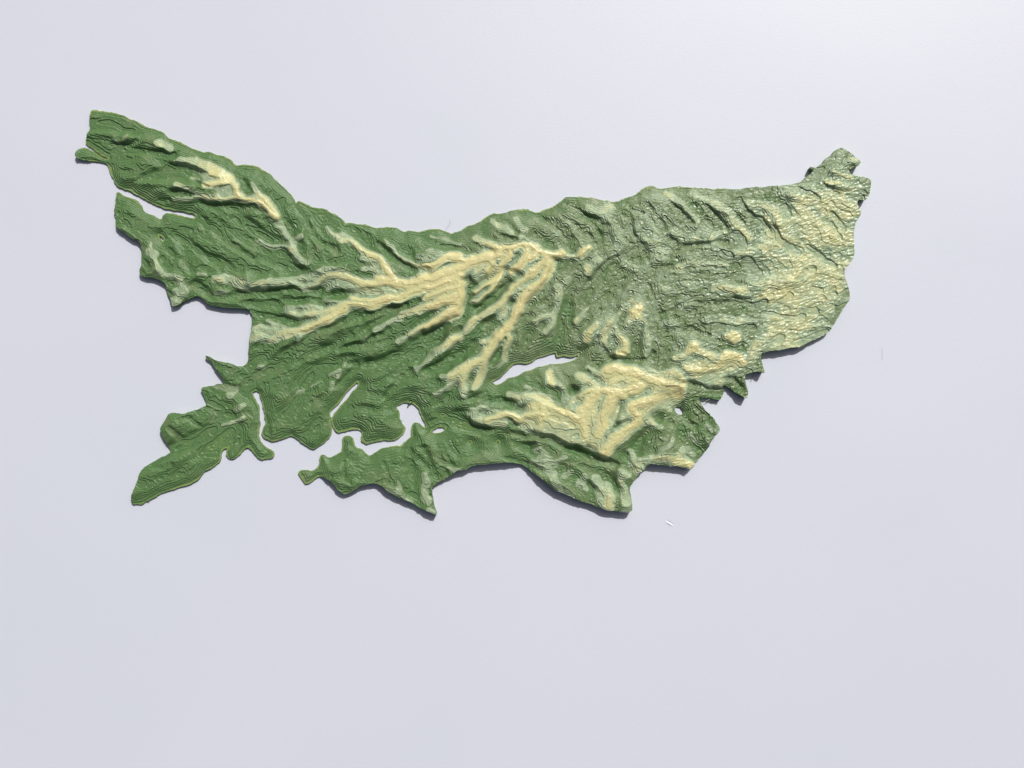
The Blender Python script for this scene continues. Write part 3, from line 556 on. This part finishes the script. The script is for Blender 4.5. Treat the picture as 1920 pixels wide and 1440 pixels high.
# ------------------------------------------------------------------ the printed relief map
root = bpy.data.objects.new('relief_map', None); SC.collection.objects.link(root)
root.empty_display_size = .01
root['label'] = 'green 3D printed relief map with cream mountain ridges lying on white paper'; root['category'] = 'relief map'
midc = np.clip((GX-820)/330, 0, 1)*(1-.55*np.clip((GY-690)/50, 0, 1))  # greyer middle and east: sheen painted into the colour, plus thin cream layer
palef = (cream + midc*np.clip(.235+.03*L1+.045*L3, 0, .4)*np.clip(1.3-2.0*cream, 0, 1)*(1-csm) + .03*gnoise(2)*mid + .035*gnoise(7)+.02*L1).astype(np.float32)
rimf = np.clip(1-(dedge-.4)/2.6, 0, 1)*(dcoast < 8)*.5 + np.clip((LAY*1.7-H)/LAY, 0, 1)*.3
glossf = np.clip(.25+.45*csm+.55*east+.4*mid+.15*gnoise(9), 0, 1)
def add_attr(me, name, vals):
    a = me.attributes.new(name, 'FLOAT', 'POINT'); a.data.foreach_set('value', vals.astype(np.float32))
def build(part, sel, walls):
    jj, ii = np.nonzero(sel)
    quads = np.stack([jj*NX+ii, (jj+1)*NX+ii, (jj+1)*NX+ii+1, jj*NX+ii+1], -1)
    used, inv = np.unique(quads, return_inverse=True); fs = inv.reshape(-1, 4)
    vx, vy, vz = KX.ravel()[used], KY.ravel()[used], KZ.ravel()[used]
    vs = np.stack([vx, vy, vz], -1); pa_, ri_, go_ = palef.ravel()[used], rimf.ravel()[used], glossf.ravel()[used]
    nflat = len(fs)
    if walls:      # upright sides from the outer rim down to the paper
        c = np.pad(cellin, 1); cols = []
        J, I = np.nonzero(cellin)
        E = []
        for (dj, di, a, b) in ((-1,0,(0,1),(0,0)), (1,0,(1,0),(1,1)), (0,-1,(0,0),(1,0)), (0,1,(1,1),(0,1))):
            m = ~c[J+1+dj, I+1+di]
            E.append(np.stack([(J[m]+a[0])*NX+I[m]+a[1], (J[m]+b[0])*NX+I[m]+b[1]], -1))
        E = np.concatenate(E); n = len(E)
        A, B = E[:,0], E[:,1]
        def pt(k, z): return np.stack([KX.ravel()[k], KY.ravel()[k], z], -1)
        zA, zB = KZ.ravel()[A], KZ.ravel()[B]; z0 = np.full(n, -.5*U)
        wv = np.concatenate([pt(B, zB), pt(A, zA), pt(A, z0), pt(B, z0)])
        base = len(vs); k_ = np.arange(n)
        wf = np.stack([base+k_, base+n+k_, base+2*n+k_, base+3*n+k_], -1)[:, ::-1]
        vs = np.concatenate([vs, wv]); fs = np.concatenate([fs, wf])
        pw = np.concatenate([palef.ravel()[B]*.5]+[palef.ravel()[A]*.5]+[palef.ravel()[A]*0]*2); rw = np.concatenate([rimf.ravel()[B]*.5, rimf.ravel()[A]*.5, np.full(2*n, .0)])
        pa_ = np.concatenate([pa_, pw]); ri_ = np.concatenate([ri_, rw]); go_ = np.concatenate([go_, np.full(4*n, .2)])
    me = bpy.data.meshes.new(part); fill(me, vs, fs, True, nflat if walls else None)
    me.materials.append(pm_); add_attr(me, 'pale', pa_); add_attr(me, 'rim', ri_); add_attr(me, 'gloss', go_)
    o = bpy.data.objects.new(part, me); SC.collection.objects.link(o); o.parent = root; return o
land = build('green_land', celllab == 0, True)
for r_ in range(1, m_+1):
    o = build('cream_ridge' if meanc[r_-1] > .47 else 'pale_patch', celllab == r_, False)

# ------------------------------------------------------------------ fine strings of plastic, loose hairs
def hgt(x, y): return float(Ht[int(np.clip((y-Y0)/S,0,NY-1)), int(np.clip((x-X0)/S,0,NX-1))])
def curve(name, pts, r, mat, parent=None):
    cd = bpy.data.curves.new(name, 'CURVE'); cd.dimensions = '3D'; cd.bevel_depth = r*U; cd.bevel_resolution = 2
    sp = cd.splines.new('NURBS'); sp.points.add(len(pts)-1); sp.use_endpoint_u = True; sp.order_u = 3
    for p_, (x, y, z) in zip(sp.points, pts): p_.co = ((x-CX)*(1-z/HC)*U, -(y-CY)*(1-z/HC)*U, z*U, 1)
    dg = bpy.data.objects.new(name, cd); SC.collection.objects.link(dg)
    dep = bpy.context.evaluated_depsgraph_get(); me = bpy.data.meshes.new_from_object(dg.evaluated_get(dep))
    bpy.data.objects.remove(dg); me.name = name; me.materials.clear(); me.materials.append(mat)
    for p_ in me.polygons: p_.use_smooth = True
    o = bpy.data.objects.new(name, me); SC.collection.objects.link(o); o.parent = parent; return o
def string(f, pts, r=.35, lift=1.0, mat=None, z=None):
    q_ = P(f, pts)
    curve('plastic_string', [(x, y, (hgt(x, y)+lift) if z is None else z[i]) for i, (x, y) in enumerate(q_)], r, mat or m_string, root)
string('D',[(1060,620),(1105,690),(1150,760),(1205,845)],.4,1.6); string('D',[(1165,770),(1200,820),(1190,860)],.3)
string('D',[(900,790),(905,765),(915,745)],.3); string('D',[(870,770),(910,790),(950,805)],.35); string('M',[(600,1075),(625,1105),(650,1135)],.45,1.2)
string('M',[(110,460),(125,500),(132,545)],.35); string('D',[(1120,980),(1140,1005),(1160,1005)],.3); string('H',[(975,930),(1000,945),(1015,960)],.35)
string('E',[(1385,900),(1405,908),(1420,905)],.4,0,m_green); string('M',[(1125,965),(1150,925),(1205,905)],.3,0,m_string,[6,7,8]); string('M',[(1640,1180),(1645,1180)],.2)
string('M',[(1575,745),(1590,710),(1605,675)],.3,0,m_hair,[1.2,3,7]); string('M',[(1165,950),(1185,925),(1190,915)],.3,0,m_hair,[.6,2,5]); string('M',[(1195,1050),(1207,1030)],.35,.3,m_green)
string('A',[(935,565),(980,590),(1020,610)],.9,.8,m_green); string('A',[(985,595),(1000,602)],.7,.8,m_green); string('A',[(1010,435),(1045,445)],1.6,.5,m_green)
# a small crumb of plastic hanging off the coast of the inlet
string('F',[(1090,60),(1100,45),(1118,40),(1120,70),(1095,80),(1085,70)],.9,.6,m_green); string('F',[(1080,110),(1083,90),(1095,80)],1.2,0,m_green,[1.4,2.6,5])
string('H',[(1180,390),(1200,370),(1215,385)],.9,.6,m_green)
string('K',[(1010,412),(1030,400),(1060,430),(1072,400)],.35,0,m_green,[9,10,11,11])
string('C',[(225,1345),(240,1360),(250,1352)],.8,0,m_green,[1.2,1.2,4])
def hair(pts, lab):
    o = curve('hair', [(x, y, .5+.9*abs(math.sin(i*1.3))) for i, (x, y) in enumerate(pts)], .13, m_hair)
    o['label'] = lab; o['category'] = 'hair'
hair(P('L',[(1878,1320),(1890,1345),(1895,1380),(1885,1410),(1890,1440)]), 'tiny dark hair on the bare paper right of the relief map')
hair(P('G',[(170,440),(180,420),(205,390),(215,370),(205,350)]), 'faint grey hair on the paper just above the upper coast of the relief map')
